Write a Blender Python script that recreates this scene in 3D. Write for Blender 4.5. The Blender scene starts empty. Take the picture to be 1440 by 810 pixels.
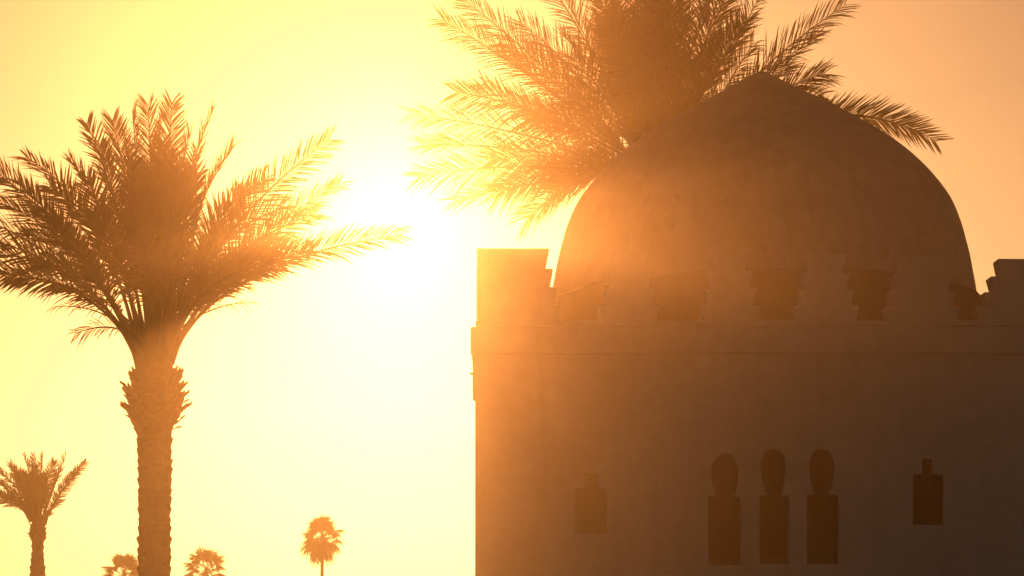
import bpy, bmesh, math, random
from mathutils import Vector, Matrix, noise
R = math.radians
scene = bpy.context.scene
COL = scene.collection

# ------------------------------------------------------------------ camera
F = 3000.0            # focal length in photo pixels (1440 wide)
HOR = 890.0           # horizon row, just under the frame (level camera, raised lens)
EYE = 1.6
cam_d = bpy.data.cameras.new('camera')
cam_d.sensor_width = 36.0
cam_d.lens = F / 1440.0 * 36.0
cam_d.shift_y = (HOR - 405.0) / 1440.0
cam_d.clip_start = 0.05
cam_d.clip_end = 3000.0
cam = bpy.data.objects.new('camera', cam_d)
COL.objects.link(cam)
cam.location = (0, 0, EYE)
cam.rotation_euler = (R(90), 0, 0)
scene.camera = cam

# ------------------------------------------------------------------ sky and sun
SUN_PX, SUN_PY = 560.0, 304.0                     # where the sun stands in the picture
sun_az = math.atan2(SUN_PX - 720.0, F)            # right of +Y
sun_el = math.atan2(HOR - SUN_PY, math.hypot(F, SUN_PX - 720.0))
SUN_DIR = Vector((math.sin(sun_az) * math.cos(sun_el), math.cos(sun_az) * math.cos(sun_el), math.sin(sun_el)))

world = bpy.data.worlds.new('World')
scene.world = world
world.use_nodes = True
wn, wl = world.node_tree.nodes, world.node_tree.links
wn.clear()
sky = wn.new('ShaderNodeTexSky')
sky.sky_type = 'NISHITA'
sky.sun_disc = False
sky.sun_elevation = sun_el
sky.sun_rotation = sun_az
sky.altitude = 1200.0
sky.air_density = 0.6
sky.dust_density = 5.0
sky.ozone_density = 1.0
tint = wn.new('ShaderNodeMix'); tint.data_type = 'RGBA'; tint.blend_type = 'MULTIPLY'
tint.inputs[0].default_value = 1.0
tint.inputs[7].default_value = (0.74, 0.395, 0.178, 1)
bg = wn.new('ShaderNodeBackground')
bg.inputs['Strength'].default_value = 0.054
wo = wn.new('ShaderNodeOutputWorld')
wl.new(sky.outputs[0], tint.inputs[6])
wl.new(tint.outputs[2], bg.inputs['Color'])
wl.new(bg.outputs[0], wo.inputs['Surface'])

sun_d = bpy.data.lights.new('sun', 'SUN')
sun_d.energy = 2.0
sun_d.angle = R(0.5)
sun_d.color = (1.0, 0.43, 0.22)
sun = bpy.data.objects.new('sun', sun_d)
COL.objects.link(sun)
sun.location = SUN_DIR * 60
sun.rotation_euler = (-SUN_DIR).to_track_quat('-Z', 'Y').to_euler()

vs = scene.view_settings
vs.view_transform = 'Standard'
vs.look = 'None'
vs.exposure = 0.0
vs.gamma = 1.0
scene.render.engine = 'CYCLES'
scene.cycles.use_denoising = True
scene.cycles.use_adaptive_sampling = False
scene.cycles.max_bounces = 6
scene.cycles.volume_bounces = 0

# ------------------------------------------------------------------ helpers
def at(px, py, D):
    """photo pixel at distance D in front of the camera -> world point"""
    return Vector(((px - 720.0) / F * D, D, EYE + (HOR - py) / F * D))

def link(o, parent=None):
    COL.objects.link(o)
    if parent is not None:
        o.parent = parent
    return o

def mesh_obj(name, verts, faces, mat, parent=None, smooth=False):
    me = bpy.data.meshes.new(name)
    me.from_pydata([tuple(v) for v in verts], [], faces)
    me.update()
    if smooth:
        me.polygons.foreach_set('use_smooth', [True] * len(me.polygons))
    if mat:
        me.materials.append(mat)
    return link(bpy.data.objects.new(name, me), parent)

def bm_obj(name, bm, mat, parent=None, smooth=False):
    me = bpy.data.meshes.new(name)
    bmesh.ops.recalc_face_normals(bm, faces=bm.faces)
    bm.to_mesh(me); bm.free()
    if smooth:
        me.polygons.foreach_set('use_smooth', [True] * len(me.polygons))
    if mat:
        me.materials.append(mat)
    return link(bpy.data.objects.new(name, me), parent)

def thing(name, label, cat, loc, group=None):
    o = bpy.data.objects.new(name, None)
    o.empty_display_size = 0.3
    COL.objects.link(o)
    o.location = loc
    o['label'] = label; o['category'] = cat
    if group:
        o['group'] = group
    return o

def wobble(v, amp, scale, seed=0.0):
    p = Vector(v) * scale + Vector((seed, seed * 1.7, seed * 0.3))
    return Vector(v) + Vector((noise.noise(p), noise.noise(p + Vector((31, 7, 3))), noise.noise(p + Vector((5, 57, 19))))) * amp

# ------------------------------------------------------------------ materials
def new_mat(name):
    m = bpy.data.materials.new(name)
    m.use_nodes = True
    n, l = m.node_tree.nodes, m.node_tree.links
    return m, n, l, n['Principled BSDF']

def noise_ramp(n, l, coord, scale, stops, detail=6.0, rough=0.6, distort=0.0):
    t = n.new('ShaderNodeTexNoise')
    t.inputs['Scale'].default_value = scale
    t.inputs['Detail'].default_value = detail
    t.inputs['Roughness'].default_value = rough
    t.inputs['Distortion'].default_value = distort
    l.new(coord, t.inputs['Vector'])
    r = n.new('ShaderNodeValToRGB')
    els = r.color_ramp.elements
    while len(els) < len(stops):
        els.new(0.5)
    for e, (p, c) in zip(els, stops):
        e.position = p; e.color = (*c, 1)
    l.new(t.outputs['Fac'], r.inputs['Fac'])
    return t, r

def mix(n, l, a, b, fac, mode='MIX'):
    m = n.new('ShaderNodeMix'); m.data_type = 'RGBA'; m.blend_type = mode
    for sock, v in ((m.inputs[6], a), (m.inputs[7], b), (m.inputs[0], fac)):
        if hasattr(v, 'is_output'):
            l.new(v, sock)
        elif isinstance(v, tuple):
            sock.default_value = (*v, 1)
        else:
            sock.default_value = v
    return m.outputs[2]

def plaster(name, base, dark, pale, stain_scale=1.0, streak=0.3, flakes=0.0):
    m, n, l, b = new_mat(name)
    tc = n.new('ShaderNodeTexCoord')
    co = tc.outputs['Object']
    _, r1 = noise_ramp(n, l, co, 0.8 * stain_scale, [(0.3, dark), (0.52, base), (0.75, pale)], 8, 0.65, 0.4)
    _, r2 = noise_ramp(n, l, co, 5.0, [(0.35, (0.90, 0.885, 0.87)), (0.65, (1, 1, 1))], 8, 0.7)
    c = mix(n, l, r1.outputs[0], r2.outputs[0], 1.0, 'MULTIPLY')
    # vertical rain streaks
    mp = n.new('ShaderNodeMapping'); mp.inputs['Scale'].default_value = (3.2, 3.2, 0.25)
    l.new(co, mp.inputs['Vector'])
    _, r3 = noise_ramp(n, l, mp.outputs[0], 1.6, [(0.52, (1, 1, 1)), (0.72, (0.66, 0.6, 0.55))], 5, 0.6)
    c = mix(n, l, c, r3.outputs[0], streak, 'MULTIPLY')
    # small flaked spots
    _, r4 = noise_ramp(n, l, co, 3.0, [(0.60, (1, 1, 1)), (0.68, (0.55, 0.48, 0.42))], 9, 0.7, 0.3)
    c = mix(n, l, c, r4.outputs[0], flakes, 'MULTIPLY')
    l.new(c, b.inputs['Base Color'])
    b.inputs['Roughness'].default_value = 0.92
    b.inputs['Specular IOR Level'].default_value = 0.2
    t5, _ = noise_ramp(n, l, co, 5.0, [(0, (0, 0, 0)), (1, (1, 1, 1))], 10, 0.62)
    bp = n.new('ShaderNodeBump'); bp.inputs['Strength'].default_value = 0.25; bp.inputs['Distance'].default_value = 0.02
    l.new(t5.outputs['Fac'], bp.inputs['Height'])
    l.new(bp.outputs[0], b.inputs['Normal'])
    return m

M_WALL = plaster('wall_plaster', (0.72, 0.67, 0.63), (0.68, 0.63, 0.59), (0.75, 0.70, 0.66), 1.0, 0.2)
M_DOME = plaster('dome_plaster', (0.60, 0.52, 0.455), (0.50, 0.425, 0.365), (0.64, 0.56, 0.495), 1.1, 0.25, 0.45)
M_GAP_SHADE = plaster('gap_shade', (0.15, 0.095, 0.065), (0.12, 0.075, 0.05), (0.17, 0.11, 0.075), 1.3, 0.3, 0.2)  # dark tone stands for the shade behind the battlements

def simple(name, c1, c2, scale, rough=0.8, bump=0.4, bd=0.02, spec=0.3, stretch=(1, 1, 1)):
    m, n, l, b = new_mat(name)
    tc = n.new('ShaderNodeTexCoord')
    mp = n.new('ShaderNodeMapping'); mp.inputs['Scale'].default_value = stretch
    l.new(tc.outputs['Object'], mp.inputs['Vector'])
    t, r = noise_ramp(n, l, mp.outputs[0], scale, [(0.3, c1), (0.7, c2)], 8, 0.65)
    l.new(r.outputs[0], b.inputs['Base Color'])
    b.inputs['Roughness'].default_value = rough
    b.inputs['Specular IOR Level'].default_value = spec
    bp = n.new('ShaderNodeBump'); bp.inputs['Strength'].default_value = bump; bp.inputs['Distance'].default_value = bd
    l.new(t.outputs['Fac'], bp.inputs['Height'])
    l.new(bp.outputs[0], b.inputs['Normal'])
    return m

M_TRUNK = simple('palm_bark', (0.06, 0.042, 0.028), (0.15, 0.105, 0.07), 9.0, 0.95, 0.7, 0.03, 0.2)
M_BOOT = simple('palm_leaf_base', (0.08, 0.055, 0.032), (0.17, 0.12, 0.075), 14.0, 0.9, 0.5, 0.01, 0.2)
M_GROUND = simple('dry_earth', (0.27, 0.22, 0.17), (0.40, 0.335, 0.265), 0.6, 0.95, 0.6, 0.05, 0.2)
M_WOOD = simple('shutter_wood', (0.018, 0.010, 0.006), (0.034, 0.018, 0.010), 6.0, 0.6, 0.4, 0.01, 0.3, (6, 6, 0.6))
M_METAL = simple('zinc', (0.14, 0.12, 0.10), (0.22, 0.19, 0.16), 10.0, 0.5, 0.2, 0.005, 0.5)

def glass_mat():
    m, n, l, b = new_mat('dark_glass')
    b.inputs['Base Color'].default_value = (0.010, 0.006, 0.004, 1)
    b.inputs['Roughness'].default_value = 0.7; b.inputs['Specular IOR Level'].default_value = 0.15
    return m
M_GLASS = glass_mat()

def leaf_mat(name, c1, c2, trans):
    m, n, l, b = new_mat(name)
    tc = n.new('ShaderNodeTexCoord')
    _, r = noise_ramp(n, l, tc.outputs['Object'], 1.7, [(0.35, c1), (0.65, c2)], 4, 0.6)
    l.new(r.outputs[0], b.inputs['Base Color'])
    b.inputs['Roughness'].default_value = 0.55
    b.inputs['Specular IOR Level'].default_value = 0.3
    tr = n.new('ShaderNodeBsdfTranslucent')
    l.new(r.outputs[0], tr.inputs['Color'])
    mx = n.new('ShaderNodeMixShader'); mx.inputs[0].default_value = trans
    l.new(b.outputs[0], mx.inputs[1]); l.new(tr.outputs[0], mx.inputs[2])
    l.new(mx.outputs[0], n['Material Output'].inputs['Surface'])
    return m
M_LEAF = leaf_mat('date_palm_leaf', (0.055, 0.055, 0.016), (0.10, 0.095, 0.024), 0.45)
M_DRY = leaf_mat('dry_palm_leaf', (0.11, 0.075, 0.035), (0.16, 0.11, 0.05), 0.25)
M_FAN = leaf_mat('fan_palm_leaf', (0.045, 0.06, 0.02), (0.08, 0.09, 0.03), 0.2)
M_STALK = simple('palm_stalk', (0.035, 0.034, 0.012), (0.06, 0.052, 0.02), 8.0, 0.6, 0.2, 0.004, 0.3)

# ------------------------------------------------------------------ ground
GS = 150.0
NG = 60
gv, gf = [], []
for j in range(NG + 1):
    for i in range(NG + 1):
        x = -GS + 2 * GS * i / NG; y = -GS + 2 * GS * j / NG
        far = max(0.0, math.hypot(x - 2, y - 15) - 35) / 100
        gv.append((x, y, 0.25 * min(1, far) * noise.noise(Vector((x * .03, y * .03, 1)))))
for j in range(NG):
    for i in range(NG):
        a = j * (NG + 1) + i
        gf.append((a, a + 1, a + NG + 2, a + NG + 1))
ground = mesh_obj('ground', gv, gf, M_GROUND, smooth=True)
ground['kind'] = 'structure'

# ------------------------------------------------------------------ domed building
YF = 28.0                       # facade plane
BK = (YF / F) / (16.5 / 1978.0)  # size of the building against its first survey
YD = 32.3                       # distance of the dome axis
S = F / YF                      # photo px per metre on the facade
def fx(px): return (px - 720.0) / S
def fz(py): return EYE + (HOR - py) / S
XL = fx(668)
DCX = (1070 - 720) / F * YD   # dome axis
XR = 2 * DCX - XL
YB = YF + (XR - XL)
DCY = (YF + YB) / 2
Z_COR0, Z_COR1 = fz(496.5), fz(459.5)
Z_GAP = fz(449.5)
bld = thing('domed_building', 'plastered square building with pointed dome, stepped battlements and keyhole windows', 'building', (DCX, DCY, 0))
def L(x, y, z): return (x - DCX, y - DCY, z)

def box_bm(bm, x0, x1, y0, y1, z0, z1):
    vs_ = [bm.verts.new(L(x, y, z)) for z in (z0, z1) for x, y in ((x0, y0), (x1, y0), (x1, y1), (x0, y1))]
    for f_ in ((0, 1, 2, 3), (7, 6, 5, 4), (0, 4, 5, 1), (1, 5, 6, 2), (2, 6, 7, 3), (3, 7, 4, 0)):
        bm.faces.new([vs_[k] for k in f_])

# window outlines in photo px on the facade
def notch_window(x0, x1, y0, y1, n0, n1, ny):
    return [(x0, y1), (x1, y1), (x1, y0), (n1, y0), (n1, ny), (n0, ny), (n0, y0), (x0, y0)]
def keyhole_window(x0, x1, yr, yb, cx, hw, yt, nw):
    pts = [(x0, yb), (x1, yb), (x1, yr), (cx + nw, yr)]
    ry = 30.0
    cyy = yt + ry * 0.9
    prof = []
    for k in range(0, 13):        # right flank: neck up to the round head
        t = k / 12
        y = yr + (cyy - yr) * t
        w = nw + (hw - nw) * math.sin(t * math.pi / 2) ** 0.85
        prof.append((w, y))
    for k in range(1, 10):
        a = k / 10 * math.pi / 2
        prof.append((hw * math.cos(a), cyy - (cyy - yt) * math.sin(a)))
    pts += [(cx + w, y) for w, y in prof[1:]]
    pts.append((cx, yt))
    pts += [(cx - w, y) for w, y in reversed(prof[1:])]
    pts += [(cx - nw, yr), (x0, yr)]
    return pts
WINDOWS = [
    ('notched window in the shaded wall nearest the sunlit corner', notch_window(808, 854, 686, 750, 822, 842, 665)),
    ('keyhole window, leftmost of the three', keyhole_window(996, 1043, 698, 795, 1020, 19.5, 637, 13.5)),
    ('keyhole window, middle of the three', keyhole_window(1068, 1110, 696, 793.5, 1088, 18.3, 630, 10.5)),
    ('keyhole window, rightmost of the three', keyhole_window(1135, 1180, 695, 793, 1156, 17.8, 630, 11)),
    ('notched window at the dark right end of the wall', notch_window(1283.5, 1327, 667, 738, 1297, 1312, 645)),
]
WD = 0.16
def prism(bm, pts, y0, y1):
    a = [bm.verts.new(L(fx(x), y0, fz(y))) for x, y in pts]
    b = [bm.verts.new(L(fx(x), y1, fz(y))) for x, y in pts]
    n_ = len(pts)
    bm.faces.new(a); bm.faces.new(list(reversed(b)))
    for k in range(n_):
        bm.faces.new((a[k], b[k], b[(k + 1) % n_], a[(k + 1) % n_]))

bm = bmesh.new()
box_bm(bm, XL, XR, YF, YB, -0.3, Z_COR0 - 0.032)
ve = [e for e in bm.edges if abs(e.verts[0].co.z - e.verts[1].co.z) > 1]
bmesh.ops.bevel(bm, geom=ve, offset=0.035, segments=3, affect='EDGES', profile=0.5)
wall = bm_obj('wall', bm, M_WALL, bld)
bm = bmesh.new()
for _, pts in WINDOWS:
    prism(bm, pts, YF - 0.3, YF + WD)
cut = bm_obj('window_cutter', bm, None, bld)
md = wall.modifiers.new('cut', 'BOOLEAN'); md.object = cut; md.operation = 'DIFFERENCE'; md.solver = 'EXACT'
dg = bpy.context.evaluated_depsgraph_get()
me2 = bpy.data.meshes.new_from_object(wall.evaluated_get(dg))
wall.modifiers.clear(); wall.data = me2
bpy.data.objects.remove(cut)
if not wall.data.materials:
    wall.data.materials.append(M_WALL)

for lab, pts in WINDOWS:
    ys = [p[1] for p in pts]; xs = [p[0] for p in pts]
    yb, x0, x1 = max(ys), min(xs), max(xs)
    bm = bmesh.new()
    g = 0.4
    prism(bm, [((x - (x0 + x1) / 2) * 0.985 + (x0 + x1) / 2, y) for x, y in pts], YF + WD - 0.05, YF + WD - 0.003)
    win = bm_obj('window', bm, M_GLASS, bld)
    win['label'] = lab
    fr = bmesh.new()            # wooden frame: bottom rail, jambs, transom
    yr = sorted(set(round(y, 1) for y in ys))
    ytop = pts[2][1]
    t = 3.0
    def bar(a0, a1, b0, b1, d0=0.085):
        box_bm(fr, fx(a0), fx(a1), YF + WD - d0, YF + WD - 0.052, fz(b1), fz(b0))
    bar(x0 + .3, x1 - .3, yb - 9, yb - .3)
    bar(x0 + .3, x0 + t, ytop + .3, yb - 9.2); bar(x1 - t, x1 - .3, ytop + .3, yb - 9.2)
    bm_obj('window_frame', fr, M_WOOD, win)

# cornice band running round the building, slightly hand-trowelled
def band(name, z0, z1, out, parent, amp=0.012, nseg=40, mat=None):
    x0, x1, y0, y1 = XL - out, XR + out, YF - out, YB + out
    loop = []
    for (ax, ay), (bx, by) in (((x0, y0), (x1, y0)), ((x1, y0), (x1, y1)), ((x1, y1), (x0, y1)), ((x0, y1), (x0, y0))):
        for k in range(nseg):
            t = k / nseg
            loop.append((ax + (bx - ax) * t, ay + (by - ay) * t))
    prof = [(0.10 + out, z0), (0.006, z0), (0.0, z0 + 0.008), (0.0, z1 - 0.02), (0.014, z1 - 0.004), (0.34 + out, z1)]
    v, f_ = [], []
    n_ = len(loop)
    cx, cy = (x0 + x1) / 2, (y0 + y1) / 2
    hx = (x1 - x0) / 2
    for (ins, z) in prof:
        k_ = (hx - ins) / hx
        for (x, y) in loop:
            p = Vector(L(cx + (x - cx) * k_, cy + (y - cy) * k_, z))
            if ins < 0.1:
                w = wobble(p, amp, 1.3, z0) - p
                p += Vector((w.x * .7, w.y * .7, w.z))
            v.append(p)
    for r_ in range(len(prof) - 1):
        for k in range(n_):
            f_.append((r_ * n_ + k, r_ * n_ + (k + 1) % n_, (r_ + 1) * n_ + (k + 1) % n_, (r_ + 1) * n_ + k))
    return mesh_obj(name, v, f_, mat or M_WALL, parent)
band('cornice', Z_COR0 - 0.002, Z_COR1, 0.055, bld)
band('parapet', Z_COR1 + 0.012, Z_GAP, -0.004, bld, 0.006)

bm = bmesh.new()
box_bm(bm, XL + 0.3, XR - 0.3, YF + 0.3, YB - 0.3, Z_COR0 - 0.2, Z_COR0 + 0.02)
box_bm(bm, XL + 0.045, XR - 0.045, YF + 0.045, YB - 0.045, Z_COR0 - 0.1, Z_COR0 - 0.004)
bm_obj('roof', bm, M_WALL, bld)

# stepped battlements, every tier undercut towards its foot
TH = 0.30
def merlon(xb0, xb1, ztop, zbot, side, lstep=True, rstep=True, jit=0, setback=0.046):
    """front outline along the wall: xb0..xb1 at the foot; side: 'F','L','R'"""
    rnd = random.Random(jit)
    nt = 4
    hts = [0.24, 0.235, 0.25, 0.275]
    H_ = ztop - zbot
    def flank(x, sgn, step):
        pts = []
        z = zbot
        if not step:
            return [(x, zbot), (x + sgn * -0.012, ztop)]
        base = x
        for k in range(nt):
            h = H_ * hts[k]
            foot = base + sgn * (0.0 if k == 0 else 0.0) + rnd.uniform(-.006, .006)
            pts.append((foot, z))
            pts.append((foot - sgn * 0.045 * BK, z + h - 0.012))      # leans outwards
            pts.append((foot - sgn * 0.034 * BK, z + h))
            z += h
            base = foot + sgn * setback * BK                     # next tier stands further back
        return pts
    left = flank(xb0, 1, lstep)
    right = flank(xb1, -1, rstep)
    pts = left + list(reversed(right))
    y0, y1 = -0.003, TH
    bm = bmesh.new()
    def P(a, d, z):
        if side == 'F': return L(a, YF + d, z)
        if side == 'L': return L(XL + d, a, z)
        return L(XR - d, a, z)
    pts = [(a + rnd.uniform(-.004, .004), z + (rnd.uniform(-.004, .004) if z > zbot else 0)) for a, z in pts]
    A = [bm.verts.new(P(a, 0.002, z)) for a, z in pts]
    B = [bm.verts.new(P(a, TH, z)) for a, z in pts]
    n_ = len(pts)
    bm.faces.new(A); bm.faces.new(list(reversed(B)))
    for k in range(n_):
        bm.faces.new((A[k], B[k], B[(k + 1) % n_], A[(k + 1) % n_]))
    bmesh.ops.recalc_face_normals(bm, faces=bm.faces)
    es = [e for e in bm.edges if (e.verts[0].co.z > zbot + .02 or e.verts[1].co.z > zbot + .02)]
    bmesh.ops.bevel(bm, geom=es, offset=0.010, segments=2, affect='EDGES', profile=0.6, clamp_overlap=True)
    return bm_obj('merlon', bm, M_WALL, bld)

zb = Z_GAP - 0.03
FM = [(671.5, 783, 349, False, True), (849, 923, 353.5, True, True), (990, 1063, 355, True, True),
      (1122, 1202, 357, True, True), (1250, 1345, 360.5, True, True), (1379, 1481, 364, True, True),
      (1527, 720 + XR * S - 3, 366, True, False)]
for k, (a, b, t, ls, rs) in enumerate(FM):
    merlon(fx(a), fx(b), fz(t), zb, 'F', ls, rs, k, 0.078 if k == 5 else 0.046)
for sd in ('L', 'R'):
    yy = YF + TH + 0.55
    k = 20
    while yy < YB - 0.7:
        merlon(yy, yy + 0.66, fz(357), zb, sd, True, True, k + (7 if sd == 'R' else 0))
        yy += 1.13; k += 1

# dome: pointed
PROF = [(0.0, 100.0), (4, 102.0), (14.0, 107.5), (32.0, 117.8), (55.0, 131.5), (80.0, 145.7), (108.0, 161.7), (135.0, 178.0), (160.0, 194.0), (183.0, 210.0), (205.0, 227.5), (226.0, 247.0), (243.0, 266.5),
        (257.0, 286.0), (268.0, 307.5), (277.0, 332.5), (284.0, 358.5), (290.0, 386.5), (296.0, 421.5), (300.0, 456.5), (302.0, 560.0)]
PROF = [(r_ / F * YD, EYE + (HOR - y) / F * YD) for r_, y in PROF]
def smooth_profile(pr, sub=3):
    out = []
    for i in range(len(pr) - 1):
        p0 = pr[max(i - 1, 0)]; p1 = pr[i]; p2 = pr[i + 1]; p3 = pr[min(i + 2, len(pr) - 1)]
        for k in range(sub):
            t = k / sub
            q = [0.5 * (2 * p1[c] + (p2[c] - p0[c]) * t + (2 * p0[c] - 5 * p1[c] + 4 * p2[c] - p3[c]) * t * t + (3 * p1[c] - p0[c] - 3 * p2[c] + p3[c]) * t ** 3) for c in (0, 1)]
            out.append((max(q[0], 0.0), q[1]))
    out.append(pr[-1])
    return out
pr = smooth_profile(PROF)
NA = 128
v, f_ = [(0, 0, PROF[0][1])], []
for (r_, z) in pr[1:]:
    for k in range(NA):
        a = 2 * math.pi * k / NA
        d = 0.02 * noise.noise(Vector((math.cos(a) * 2, math.sin(a) * 2, z * .8))) + 0.008 * noise.noise(Vector((math.cos(a) * 7, math.sin(a) * 7, z * 3)))
        rr = max(0.0, r_ + d * min(1, r_ / .6))
        v.append((rr * math.cos(a), rr * math.sin(a), z))
for k in range(NA):
    f_.append((0, 1 + k, 1 + (k + 1) % NA))
for r_ in range(len(pr) - 2):
    for k in range(NA):
        a = 1 + r_ * NA + k; b = 1 + r_ * NA + (k + 1) % NA
        f_.append((a, a + NA, b + NA, b))
dome = mesh_obj('dome', v, f_, M_DOME, bld, smooth=True)

# ring added round the dome foot, coloured dark as shade in the battlement gaps
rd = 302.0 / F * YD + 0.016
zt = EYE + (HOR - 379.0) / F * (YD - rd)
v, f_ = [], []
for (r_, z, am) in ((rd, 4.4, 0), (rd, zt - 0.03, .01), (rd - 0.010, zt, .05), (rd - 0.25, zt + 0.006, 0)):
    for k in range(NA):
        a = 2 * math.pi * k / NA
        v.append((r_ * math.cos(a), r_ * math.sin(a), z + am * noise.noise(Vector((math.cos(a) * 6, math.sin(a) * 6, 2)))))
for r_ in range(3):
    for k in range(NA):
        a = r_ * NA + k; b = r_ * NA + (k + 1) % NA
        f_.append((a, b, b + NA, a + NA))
mesh_obj('shade_ring', v, f_, M_GAP_SHADE, bld, smooth=True)

# short downspout with a clip on the sunlit side wall
bm = bmesh.new()
box_bm(bm, XL - 0.036, XL - 0.002, YF + 0.25, YF + 0.37, fz(560), Z_COR0 - 0.006)
bmesh.ops.bevel(bm, geom=list(bm.edges), offset=0.008, segments=2, affect='EDGES')
dsp = bm_obj('downspout', bm, M_METAL, bld)
bm = bmesh.new()
box_bm(bm, XL - 0.075, XL - 0.034, YF + 0.29, YF + 0.33, fz(523), fz(520))
bm_obj('clip', bm, M_METAL, dsp)

# ------------------------------------------------------------------ palms
class Buf:
    def __init__(s): s.v = []; s.f = []
    def add(s, vs_, fs_):
        o = len(s.v); s.v += vs_; s.f += [tuple(i + o for i in f) for f in fs_]

def bez(p0, p1, p2, t):
    return p0 * (1 - t) ** 2 + p1 * (2 * t * (1 - t)) + p2 * t * t
def bezd(p0, p1, p2, t):
    return ((p1 - p0) * (1 - t) + (p2 - p1) * t).normalized()

def frond(parent, org, p0, p1, p2, rnd, leaf=0.45, nleaf=52, blade=0.026, rad=0.03, roll=None, start=0.2, mat=None, droop=0.12, vee=None):
    """one feather leaf: stalk from p0 (heart) over p1 to the tip p2 (world), leaflets along both sides"""
    p0, p1, p2 = p0 - org, p1 - org, p2 - org
    up0 = Vector((0, 0, 1))
    roll = rnd.gauss(0, 0.45) if roll is None else roll
    vee = rnd.uniform(0.15, 0.6) if vee is None else vee
    # stalk
    st = Buf()
    NSEG, NS = 16, 5
    vs_ = []
    def frame(t):
        T = bezd(p0, p1, p2, t)
        Sd = T.cross(up0)
        if Sd.length < 0.05:
            Sd = T.cross(Vector((0, 1, 0)))
        Sd.normalize()
        U = Sd.cross(T).normalized()
        c, s_ = math.cos(roll * (0.4 + 0.6 * t)), math.sin(roll * (0.4 + 0.6 * t))
        return T, Sd * c + U * s_, U * c - Sd * s_
    for i in range(NSEG + 1):
        t = i / NSEG
        c = bez(p0, p1, p2, t)
        T, Sd, U = frame(t)
        w = rad * (1.0 - t) ** 0.8 + 0.004
        if t < 0.12: w *= 1.0 + (0.12 - t) * 9
        for k in range(NS):
            a = 2 * math.pi * k / NS
            vs_.append(c + Sd * (w * math.cos(a)) + U * (w * 0.7 * math.sin(a)))
    fs_ = []
    for i in range(NSEG):
        for k in range(NS):
            a = i * NS + k; b = i * NS + (k + 1) % NS
            fs_.append((a, b, b + NS, a + NS))
    st.add(vs_, fs_)
    fo = mesh_obj('frond', st.v, st.f, M_STALK, parent, smooth=True)
    # leaflets
    lb = Buf()
    length = (p1 - p0).length + (p2 - p1).length
    for i in range(nleaf):
        for sgn in (-1, 1):
            q = (i + rnd.uniform(-.2, .2) + (0.25 if sgn > 0 else -0.25)) / nleaf
            q = min(max(q, 0.0), 1.0)
            t = start + (1 - start) * q
            if rnd.random() < 0.04: continue
            T, Sd, U = frame(t)
            c = bez(p0, p1, p2, t)
            ang = R(58 - 26 * q + rnd.gauss(0, 3.5))
            vv = vee + rnd.choice((-.22, 0.0, .2)) + rnd.gauss(0, 0.1)
            ln = leaf * (0.45 + 0.55 * math.sin(min(1, q / 0.38) * math.pi / 2)) * (1 - 0.42 * max(0, (q - 0.6) / 0.4) ** 1.5) * rnd.uniform(.85, 1.12)
            if q < 0.06: ln *= 0.45
            d = (T * math.cos(ang) + (Sd * (sgn * math.cos(vv)) + U * math.sin(vv)) * math.sin(ang)).normalized()
            wd = d.cross(U + Sd * rnd.uniform(-.8, .8)).normalized()
            g = Vector((0, 0, -1)) * ln * (droop * rnd.uniform(.3, 1.7))
            b2 = blade * 0.5
            m1 = c + d * (ln * 0.35) + g * 0.10
            m2 = c + d * (ln * 0.7) + g * 0.45
            tip = c + d * ln + g
            lb.add([c - wd * b2 * .5, c + wd * b2 * .5, m1 + wd * b2, m1 - wd * b2, m2 + wd * b2 * .75, m2 - wd * b2 * .75, tip],
                   [(0, 1, 2, 3), (3, 2, 4, 5), (5, 4, 6)])
    lo = mesh_obj('leaflets', lb.v, lb.f, mat or M_LEAF, fo)
    lo['kind'] = 'stuff'
    return fo

def trunk_mesh(parent, prof, cx, cy, scars=True, nseg=40, seed=1, lean=0.0):
    """lathe with a spiral of old leaf scars standing proud; prof: (radius, z)"""
    rnd = random.Random(seed)
    v, f_ = [], []
    zz0, zz1 = prof[0][1], prof[-1][1]
    nr = max(12, int((zz1 - zz0) / 0.035))
    nr = min(nr, 260)
    for i in range(nr + 1):
        z = zz0 + (zz1 - zz0) * i / nr
        r_ = prof[-1][0]
        for (ra, za), (rb, zb_) in zip(prof, prof[1:]):
            if za <= z <= zb_:
                r_ = ra + (rb - ra) * (z - za) / max(1e-6, zb_ - za); break
        for k in range(nseg):
            a = 2 * math.pi * k / nseg
            d = 0
            if scars:
                row = z / 0.13
                ph = (a / (2 * math.pi) * 9 + 0.5 * (math.floor(row) % 2)) % 1.0
                fr = row % 1.0
                edge = fr - 0.35 * abs(ph - 0.5) * 2
                jit = 0.5 + noise.noise(Vector((math.floor(row) * 1.7, math.floor(a * 9 / 6.283 + .5 * (math.floor(row) % 2)) * 2.3, seed)))
                d = 0.028 * max(0, edge) * (0.3 + 1.2 * jit) + 0.012 * noise.noise(Vector((a * 4, z * 9, seed)))
            d += r_ * 0.09 * noise.noise(Vector((math.cos(a) * 1.3, math.sin(a) * 1.3, z * 1.6 + seed)))
            v.append(((r_ + d) * math.cos(a), (r_ + d) * math.sin(a), z))
    for i in range(nr):
        for k in range(nseg):
            a = i * nseg + k; b = i * nseg + (k + 1) % nseg
            f_.append((a, b, b + nseg, a + nseg))
    top = len(v); v.append((0, 0, zz1))
    for k in range(nseg):
        f_.append((nr * nseg + k, nr * nseg + (k + 1) % nseg, top))
    return mesh_obj('trunk', v, f_, M_TRUNK, parent)

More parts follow.
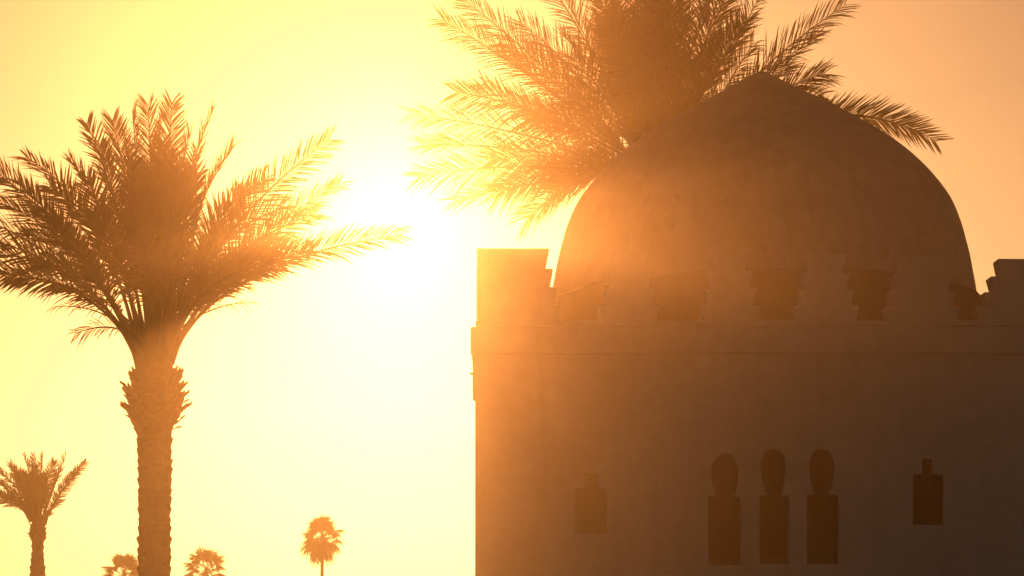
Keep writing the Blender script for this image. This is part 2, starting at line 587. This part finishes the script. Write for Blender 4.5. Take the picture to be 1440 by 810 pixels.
def boot_mesh():
    """one cut-off leaf base: a broad wedge, jagged at the cut"""
    v = [(-.07, 0, -.05), (.07, 0, -.05), (.075, .02, .05), (-.075, .02, .05),
         (-.045, .06, .09), (.045, .06, .09), (.045, .035, .12), (-.045, .035, .12),
         (-.03, .085, .15), (.01, .075, .19), (.032, .09, .14), (.0, .06, .15)]
    f_ = [(0, 1, 5, 4), (1, 2, 6, 5), (2, 3, 7, 6), (3, 0, 4, 7), (4, 5, 10, 8), (5, 6, 11, 10), (6, 7, 11), (7, 4, 8, 11), (8, 10, 9), (10, 11, 9), (11, 8, 9)]
    me = bpy.data.meshes.new('leaf_base')
    me.from_pydata(v, [], f_); me.update(); me.materials.append(M_BOOT)
    return me
BOOT = boot_mesh()
def boots(parent, rows, seed, scale=1.0):
    """rows: (z, radius, count, out-tilt, size)"""
    rnd = random.Random(seed)
    for j, (z, r_, n_, tilt, sz) in enumerate(rows):
        for k in range(n_):
            a = 2 * math.pi * (k + 0.5 * (j % 2) + rnd.uniform(-.15, .15)) / n_
            o = bpy.data.objects.new('leaf_base', BOOT)
            link(o, parent)
            s_ = sz * rnd.choice((.55, .75, .9, 1.0, 1.15)) * rnd.uniform(.85, 1.15) * scale
            o.matrix_local = (Matrix.Translation((r_ * math.cos(a), r_ * math.sin(a), z + rnd.uniform(-.03, .03))) @ Matrix.Rotation(a - math.pi / 2, 4, 'Z')
                              @ Matrix.Rotation(-tilt + rnd.gauss(0, .15), 4, 'X') @ Matrix.Scale(s_, 4))

def fill_frond(parent, org, heart, rnd, az, el, length, drp, ring=None, **kw):
    d = Vector((math.cos(az) * math.cos(el), math.sin(az) * math.cos(el), math.sin(el)))
    p1 = heart + d * length * 0.55
    p2 = heart + d * length * 0.95 + Vector((0, 0, -length * drp)) + Vector((d.x, d.y, 0)) * length * .08
    return frond(parent, org, heart + Vector((math.cos(az), math.sin(az), 0)) * (ring if ring else length * 0.035), p1, p2, rnd, **kw)

def px_fronds(parent, org, heart_px, D, spec, rnd, spread, scale_px=1.0, **kw):
    s_ = F / D
    for e in spec:
        c, t = e[0], e[1]
        dy = e[2] if len(e) > 2 else rnd.uniform(-spread, spread)
        hb = at(heart_px[0], heart_px[1], D)
        lim = 23.0 * scale_px / s_
        dirx = (t[0] - heart_px[0]) / s_
        p0 = hb + Vector((max(-lim, min(lim, dirx * .14)), dy * .1, rnd.uniform(-.05, .1)))
        p1 = at(c[0], c[1], D) + Vector((0, dy * .55, 0))
        p2 = at(t[0], t[1], D); p2 += (p2 - Vector((0, 0, EYE))) * (dy / D)
        frond(parent, org, p0, p1, p2, rnd, roll=rnd.choice((-1, 1)) * rnd.uniform(.7, 1.3), **kw)

# --- big date palm in front, left
D1 = 28.0
base = at(217, HOR, D1); base.z = 0
p = thing('date_palm', 'large date palm with full feathery crown and shaggy bulge below it, near left', 'palm tree', base, 'date palms')
s1 = F / D1
def z1(py): return EYE + (HOR - py) / s1
K1 = D1 * 1978.0 / F / 20.0
trunk_mesh(p, [(r_ * K1, z) for r_, z in [(0.33, -0.15), (0.27, 0.15), (0.235, 1.0), (0.22, z1(780)), (0.228, z1(640)), (0.24, z1(606)), (0.33, z1(588)), (0.37, z1(570)), (0.34, z1(550)), (0.28, z1(528)), (0.235, z1(508)), (0.19, z1(495)), (0.08, z1(470))]], 0, 0, seed=3)
rows = []
for i, py in enumerate([600, 590, 580, 570, 560, 550, 540, 530, 520, 511]):
    zz = z1(py)
    r_ = [0.27, 0.33, 0.37, 0.385, 0.375, 0.35, 0.315, 0.275, 0.245, 0.21][i]
    rows.append((zz, r_ * K1 * .96, 13 if i < 7 else 10, [0.55, .5, .45, .35, .3, .2, .12, .05, 0, 0][i], [.7, .8, .9, 1, 1, 1.05, 1.05, 1.0, .95, .9][i]))
boots(p, rows, 5, K1)
rnd = random.Random(11)
spec = [((305, 365), (566, 330)), ((298, 345), (478, 258)), ((278, 340), (466, 194)), ((248, 335), (328, 207)), ((240, 320), (297, 160)),
        ((225, 300), (242, 143)), ((212, 300), (208, 145)), ((202, 300), (186, 158)), ((192, 310), (158, 168)), ((182, 310), (121, 172)),
        ((152, 285), (36, 220)), ((118, 325), (-12, 238)), ((112, 345), (-75, 325)), ((132, 372), (-55, 385)), ((100, 340), (-70, 290)),
        ((145, 385), (10, 392)), ((300, 382), (440, 352)), ((255, 335), (346, 266)), ((270, 345), (400, 290)), ((165, 330), (70, 262)), ((150, 350), (35, 330)),
        ((160, 370), (50, 372)), ((282, 385), (385, 372)), ((175, 320), (98, 226)), ((232, 320), (268, 190)), ((262, 330), (372, 250)),
        ((120, 350), (-30, 360)), ((130, 330), (0, 285)), ((288, 360), (445, 300)), ((195, 300), (172, 185)), ((218, 310), (225, 175)), ((290, 365), (400, 345))]
px_fronds(p, base, (217, 506), D1, spec, rnd, 0.8, leaf=0.46, nleaf=82, blade=0.020, rad=0.026, start=.3)
for k in range(30):       # leaves leaning towards and away from the viewer
    az = (math.pi / 2 if k % 2 else -math.pi / 2) + rnd.gauss(0, 0.42)
    el = R(rnd.uniform(30, 80))
    fill_frond(p, base, at(217, 504, D1), rnd, az, el, rnd.uniform(2.6, 3.2), rnd.uniform(.02, .14), leaf=0.42, nleaf=66, blade=0.023, rad=0.025, start=.3, ring=.2)
for k, (c, t) in enumerate([((275, 425), (358, 425)), ((150, 420), (75, 432)), ((170, 440), (105, 470)), ((160, 400), (65, 408))]):
    hb = at(217, 500, D1)
    frond(p, base, hb, at(*c, D1), at(*t, D1), rnd, leaf=0.29, nleaf=18, blade=0.014, rad=0.02, mat=M_DRY, start=.45, droop=.5)

# --- tall date palm behind the building
D2 = 40.0
base = at(940, HOR, D2); base.z = 0
p = thing('date_palm', 'tall date palm whose crown rises from behind the dome', 'palm tree', base, 'date palms')
s2 = F / D2
def z2(py): return EYE + (HOR - py) / s2
trunk_mesh(p, [(0.36, -0.15), (0.29, 0.3), (0.25, 3), (0.24, z2(400)), (0.27, z2(350)), (0.40, z2(320)), (0.41, z2(305)), (0.3, z2(275)), (0.18, z2(240)), (0.06, z2(210))], 0, 0, seed=8)
boots(p, [(z2(330), .35, 12, .5, .9), (z2(318), .39, 12, .4, 1), (z2(306), .39, 12, .3, 1), (z2(294), .35, 12, .2, 1), (z2(282), .31, 11, .1, 1), (z2(270), .27, 10, 0, 1)], 9)
rnd = random.Random(23)
spec = [((740, 172), (578, 160)), ((782, 92), (645, -6)), ((765, 112), (621, 28)), ((725, 225), (586, 250)), ((715, 195), (592, 205)),
        ((770, 245), (640, 282)), ((825, 228), (740, 308)), ((795, 180), (680, 118)), ((790, 205), (690, 225)), ((850, 80), (748, -60)), ((880, 50), (800, -110)),
        ((905, 30), (862, -140)), ((930, 20), (925, -150)), ((965, 30), (990, -140)), ((985, 60), (1040, -100)), ((1003, 110), (1082, -30)),
        ((1030, 118), (1190, 6)), ((1062, 128), (1160, 104)), ((1072, 118), (1155, 134)), ((840, 110), (730, 30)),
        ((820, 150), (700, 70)), ((840, 200), (775, 270)), ((800, 215), (700, 270)), ((1010, 140), (1110, 95)), ((1000, 150), (1060, 60)),
        ((990, 130), (1020, 10)), ((830, 170), (740, 170)), ((850, 200), (760, 240)), ((760, 150), (640, 130))]
px_fronds(p, base, (940, 250), D2, spec, rnd, 1.0, leaf=0.74, nleaf=84, blade=0.023, rad=0.032, droop=.2)
px_fronds(p, base, (940, 250), D2, [((1150, 108), (1318, 199), -.5), ((1140, 114), (1296, 186), .4)], rnd, 1.0, leaf=0.62, nleaf=76, blade=0.027, rad=0.032, droop=.02)
for k in range(46):
    az = (math.pi / 2 if k % 2 else -math.pi / 2) + rnd.gauss(0, 0.7)
    el = R(rnd.uniform(28, 80))
    fill_frond(p, base, at(918, 250, D2), rnd, az, el, rnd.uniform(3.5, 4.4), rnd.uniform(.02, .16), leaf=0.70, nleaf=64, blade=0.025, rad=0.03)

# --- small far date palm at the left edge
D3 = 40.0
base = at(53, HOR, D3); base.z = 0
p = thing('date_palm', 'small distant date palm with lopsided crown at the left edge', 'palm tree', base, 'date palms')
s3 = F / D3
def z3(py): return EYE + (HOR - py) / s3
K3 = D3 * 1978.0 / F / 58.0
trunk_mesh(p, [(r_ * K3, z) for r_, z in [(0.36, -0.15), (0.31, 0.4), (0.29, z3(810)), (0.215, z3(772)), (0.235, z3(760)), (0.31, z3(755)), (0.32, z3(747)), (0.25, z3(737)), (0.17, z3(728)), (0.06, z3(715))]], 0, 0, seed=13)
boots(p, [(z3(757), .28 * K3, 11, .4, .8), (z3(752), .30 * K3, 11, .25, .8), (z3(747), .28 * K3, 11, .1, .8), (z3(742), .24 * K3, 10, .05, .8)], 17, K3)
rnd = random.Random(31)
spec = [((88, 690), (121, 649)), ((78, 690), (112, 660)), ((72, 685), (93, 638)), ((64, 685), (76, 648)), ((58, 680), (61, 637)), ((53, 685), (47, 639)), ((48, 680), (33, 640)),
        ((40, 685), (14, 652)), ((33, 690), (-3, 660)), ((27, 690), (-15, 672)), ((24, 697), (-22, 690)), ((26, 703), (-20, 703)), ((38, 690), (18, 668)), ((68, 690), (86, 660)), ((32, 705), (5, 698))]
px_fronds(p, base, (53, 735), D3, spec, rnd, 0.6, leaf=0.21, nleaf=44, blade=0.019, rad=0.025)
for k in range(22):
    az = (math.pi / 2 if k % 2 else -math.pi / 2) + rnd.gauss(-.05 if k % 2 else .05, 0.4) + (.25 if k % 2 else -.25)
    fill_frond(p, base, at(53, 735, D3), rnd, az, R(rnd.uniform(35, 80)), rnd.uniform(1.0, 1.3), rnd.uniform(.02, .14), leaf=0.21, nleaf=36, blade=0.019, rad=0.025)
for c, t in [((64, 722), (76, 715)), ((63, 727), (73, 723))]:
    frond(p, base, at(53, 735, D3), at(*c, D3), at(*t, D3), rnd, leaf=0.16, nleaf=12, blade=0.02, rad=0.02, mat=M_DRY, start=.3)

# --- fan palms far off
def fan_leaf(parent, rnd, heart, az, el, pet, rad, sag):
    d = Vector((math.cos(az) * math.cos(el), math.sin(az) * math.cos(el), math.sin(el)))
    side = Vector((-math.sin(az), math.cos(az), 0))
    ro = rnd.gauss(0, .5)
    u_ = side.cross(d)
    side = (side * math.cos(ro) + u_ * math.sin(ro)).normalized()
    hub = heart + d * pet + Vector((0, 0, -sag * pet * .3))
    b = Buf()
    up = side.cross(d).normalized()
    w = 0.03 * rad
    b.add([heart + side * w, heart - side * w, heart + up * w, hub + side * w * .7, hub - side * w * .7, hub + up * w * .7],
          [(0, 1, 4, 3), (1, 2, 5, 4), (2, 0, 3, 5)])
    d2 = (d + Vector((0, 0, -sag * .5))).normalized()
    side = (side - d2 * side.dot(d2)).normalized()
    up2 = side.cross(d2).normalized()
    N = 17
    for k in range(N):
        a = (k / (N - 1) - .5) * R(235) + rnd.gauss(0, .03)
        dr = (d2 * math.cos(a) + side * math.sin(a) + up2 * (0.18 * abs(math.sin(a)))).normalized()
        ln = rad * (0.72 + 0.28 * math.cos(a * .8)) * rnd.uniform(.88, 1.08)
        wd = (side * math.cos(a) - d2 * math.sin(a)).normalized()
        ww = 0.06 * rad / .9
        m1 = hub + dr * ln * .45
        drop = Vector((0, 0, -1)) * ln * (.12 + .3 * sag) * rnd.uniform(.5, 1.5)
        tip = hub + dr * ln * .97 + drop
        b.add([hub, m1 + wd * ww + drop * .2, m1 - wd * ww + drop * .2, tip], [(0, 1, 2), (2, 1, 3)])
    mesh_obj('fan_leaf', b.v, b.f, M_FAN, parent)

def fan_palm(px, py, D, label, seed, n=46, rad=.95, pet=1.15, tr=.17, wide=1.0):
    base = at(px, HOR, D); base.z = 0
    rnd = random.Random(seed)
    heart = at(px, py, D) - base
    p = thing('fan_palm', label, 'palm tree', base, 'far fan palms')
    trunk_mesh(p, [(tr * 1.9, -0.4), (tr * 1.35, .5), (tr, 2.2), (tr * .9, heart.z - .4), (tr * 1.25, heart.z - .15), (tr * .4, heart.z + .08)], 0, 0, scars=False, nseg=14, seed=seed)
    for k in range(n):
        u = (k + .5) / n
        el = R(88 - 150 * u ** .85 + rnd.gauss(0, 6))
        az = k * 2.39996 + rnd.gauss(0, .15)
        fan_leaf(p, rnd, heart, az, el, pet * rnd.uniform(.85, 1.1) * (1 if el > 0 else wide), rad * rnd.uniform(.85, 1.1), .2 + .6 * u)
    return p
fan_palm(453, 755, 46.0, 'fan palm on a thin bare trunk, alone between the big date palm and the building', 41, rad=.29, pet=.30, tr=.04)
fan_palm(290, 803, 48.0, 'fan palm crown at the bottom edge just right of the big palm trunk', 47, rad=.315, pet=.37, tr=.043)
fan_palm(174, 809, 50.0, 'fan palm crown at the bottom edge just left of the big palm trunk', 53, rad=.315, pet=.37, tr=.043)

# ------------------------------------------------------------------ dusty evening air
HZ = 153.0
hv = [(x, y, z) for z in (-1.6, 17.2) for x, y in ((-HZ, -HZ), (HZ, -HZ), (HZ, HZ), (-HZ, HZ))]
hm = bpy.data.materials.new('dusty_air')
hm.use_nodes = True
hn, hl = hm.node_tree.nodes, hm.node_tree.links
hn.clear()
vols = []
for colr, dens, g_ in (((1.0, 0.46, 0.035, 1), 0.0067, 0.86), ((1.0, 0.98, 0.94, 1), 0.00095, 0.95)):   # ochre dust and fine pale dust
    pv = hn.new('ShaderNodeVolumePrincipled')
    pv.inputs['Density Attribute'].default_value = ''
    pv.inputs['Color'].default_value = colr
    pv.inputs['Absorption Color'].default_value = (1, 1, 1, 1)
    pv.inputs['Density'].default_value = dens
    pv.inputs['Anisotropy'].default_value = g_
    vols.append(pv)
add = hn.new('ShaderNodeAddShader')
hl.new(vols[0].outputs[0], add.inputs[0]); hl.new(vols[1].outputs[0], add.inputs[1])
ho = hn.new('ShaderNodeOutputMaterial')
hl.new(add.outputs[0], ho.inputs['Volume'])
haze = mesh_obj('haze', hv, [(3, 2, 1, 0), (4, 5, 6, 7), (0, 1, 5, 4), (1, 2, 6, 5), (2, 3, 7, 6), (3, 0, 4, 7)], hm)
haze['kind'] = 'stuff'
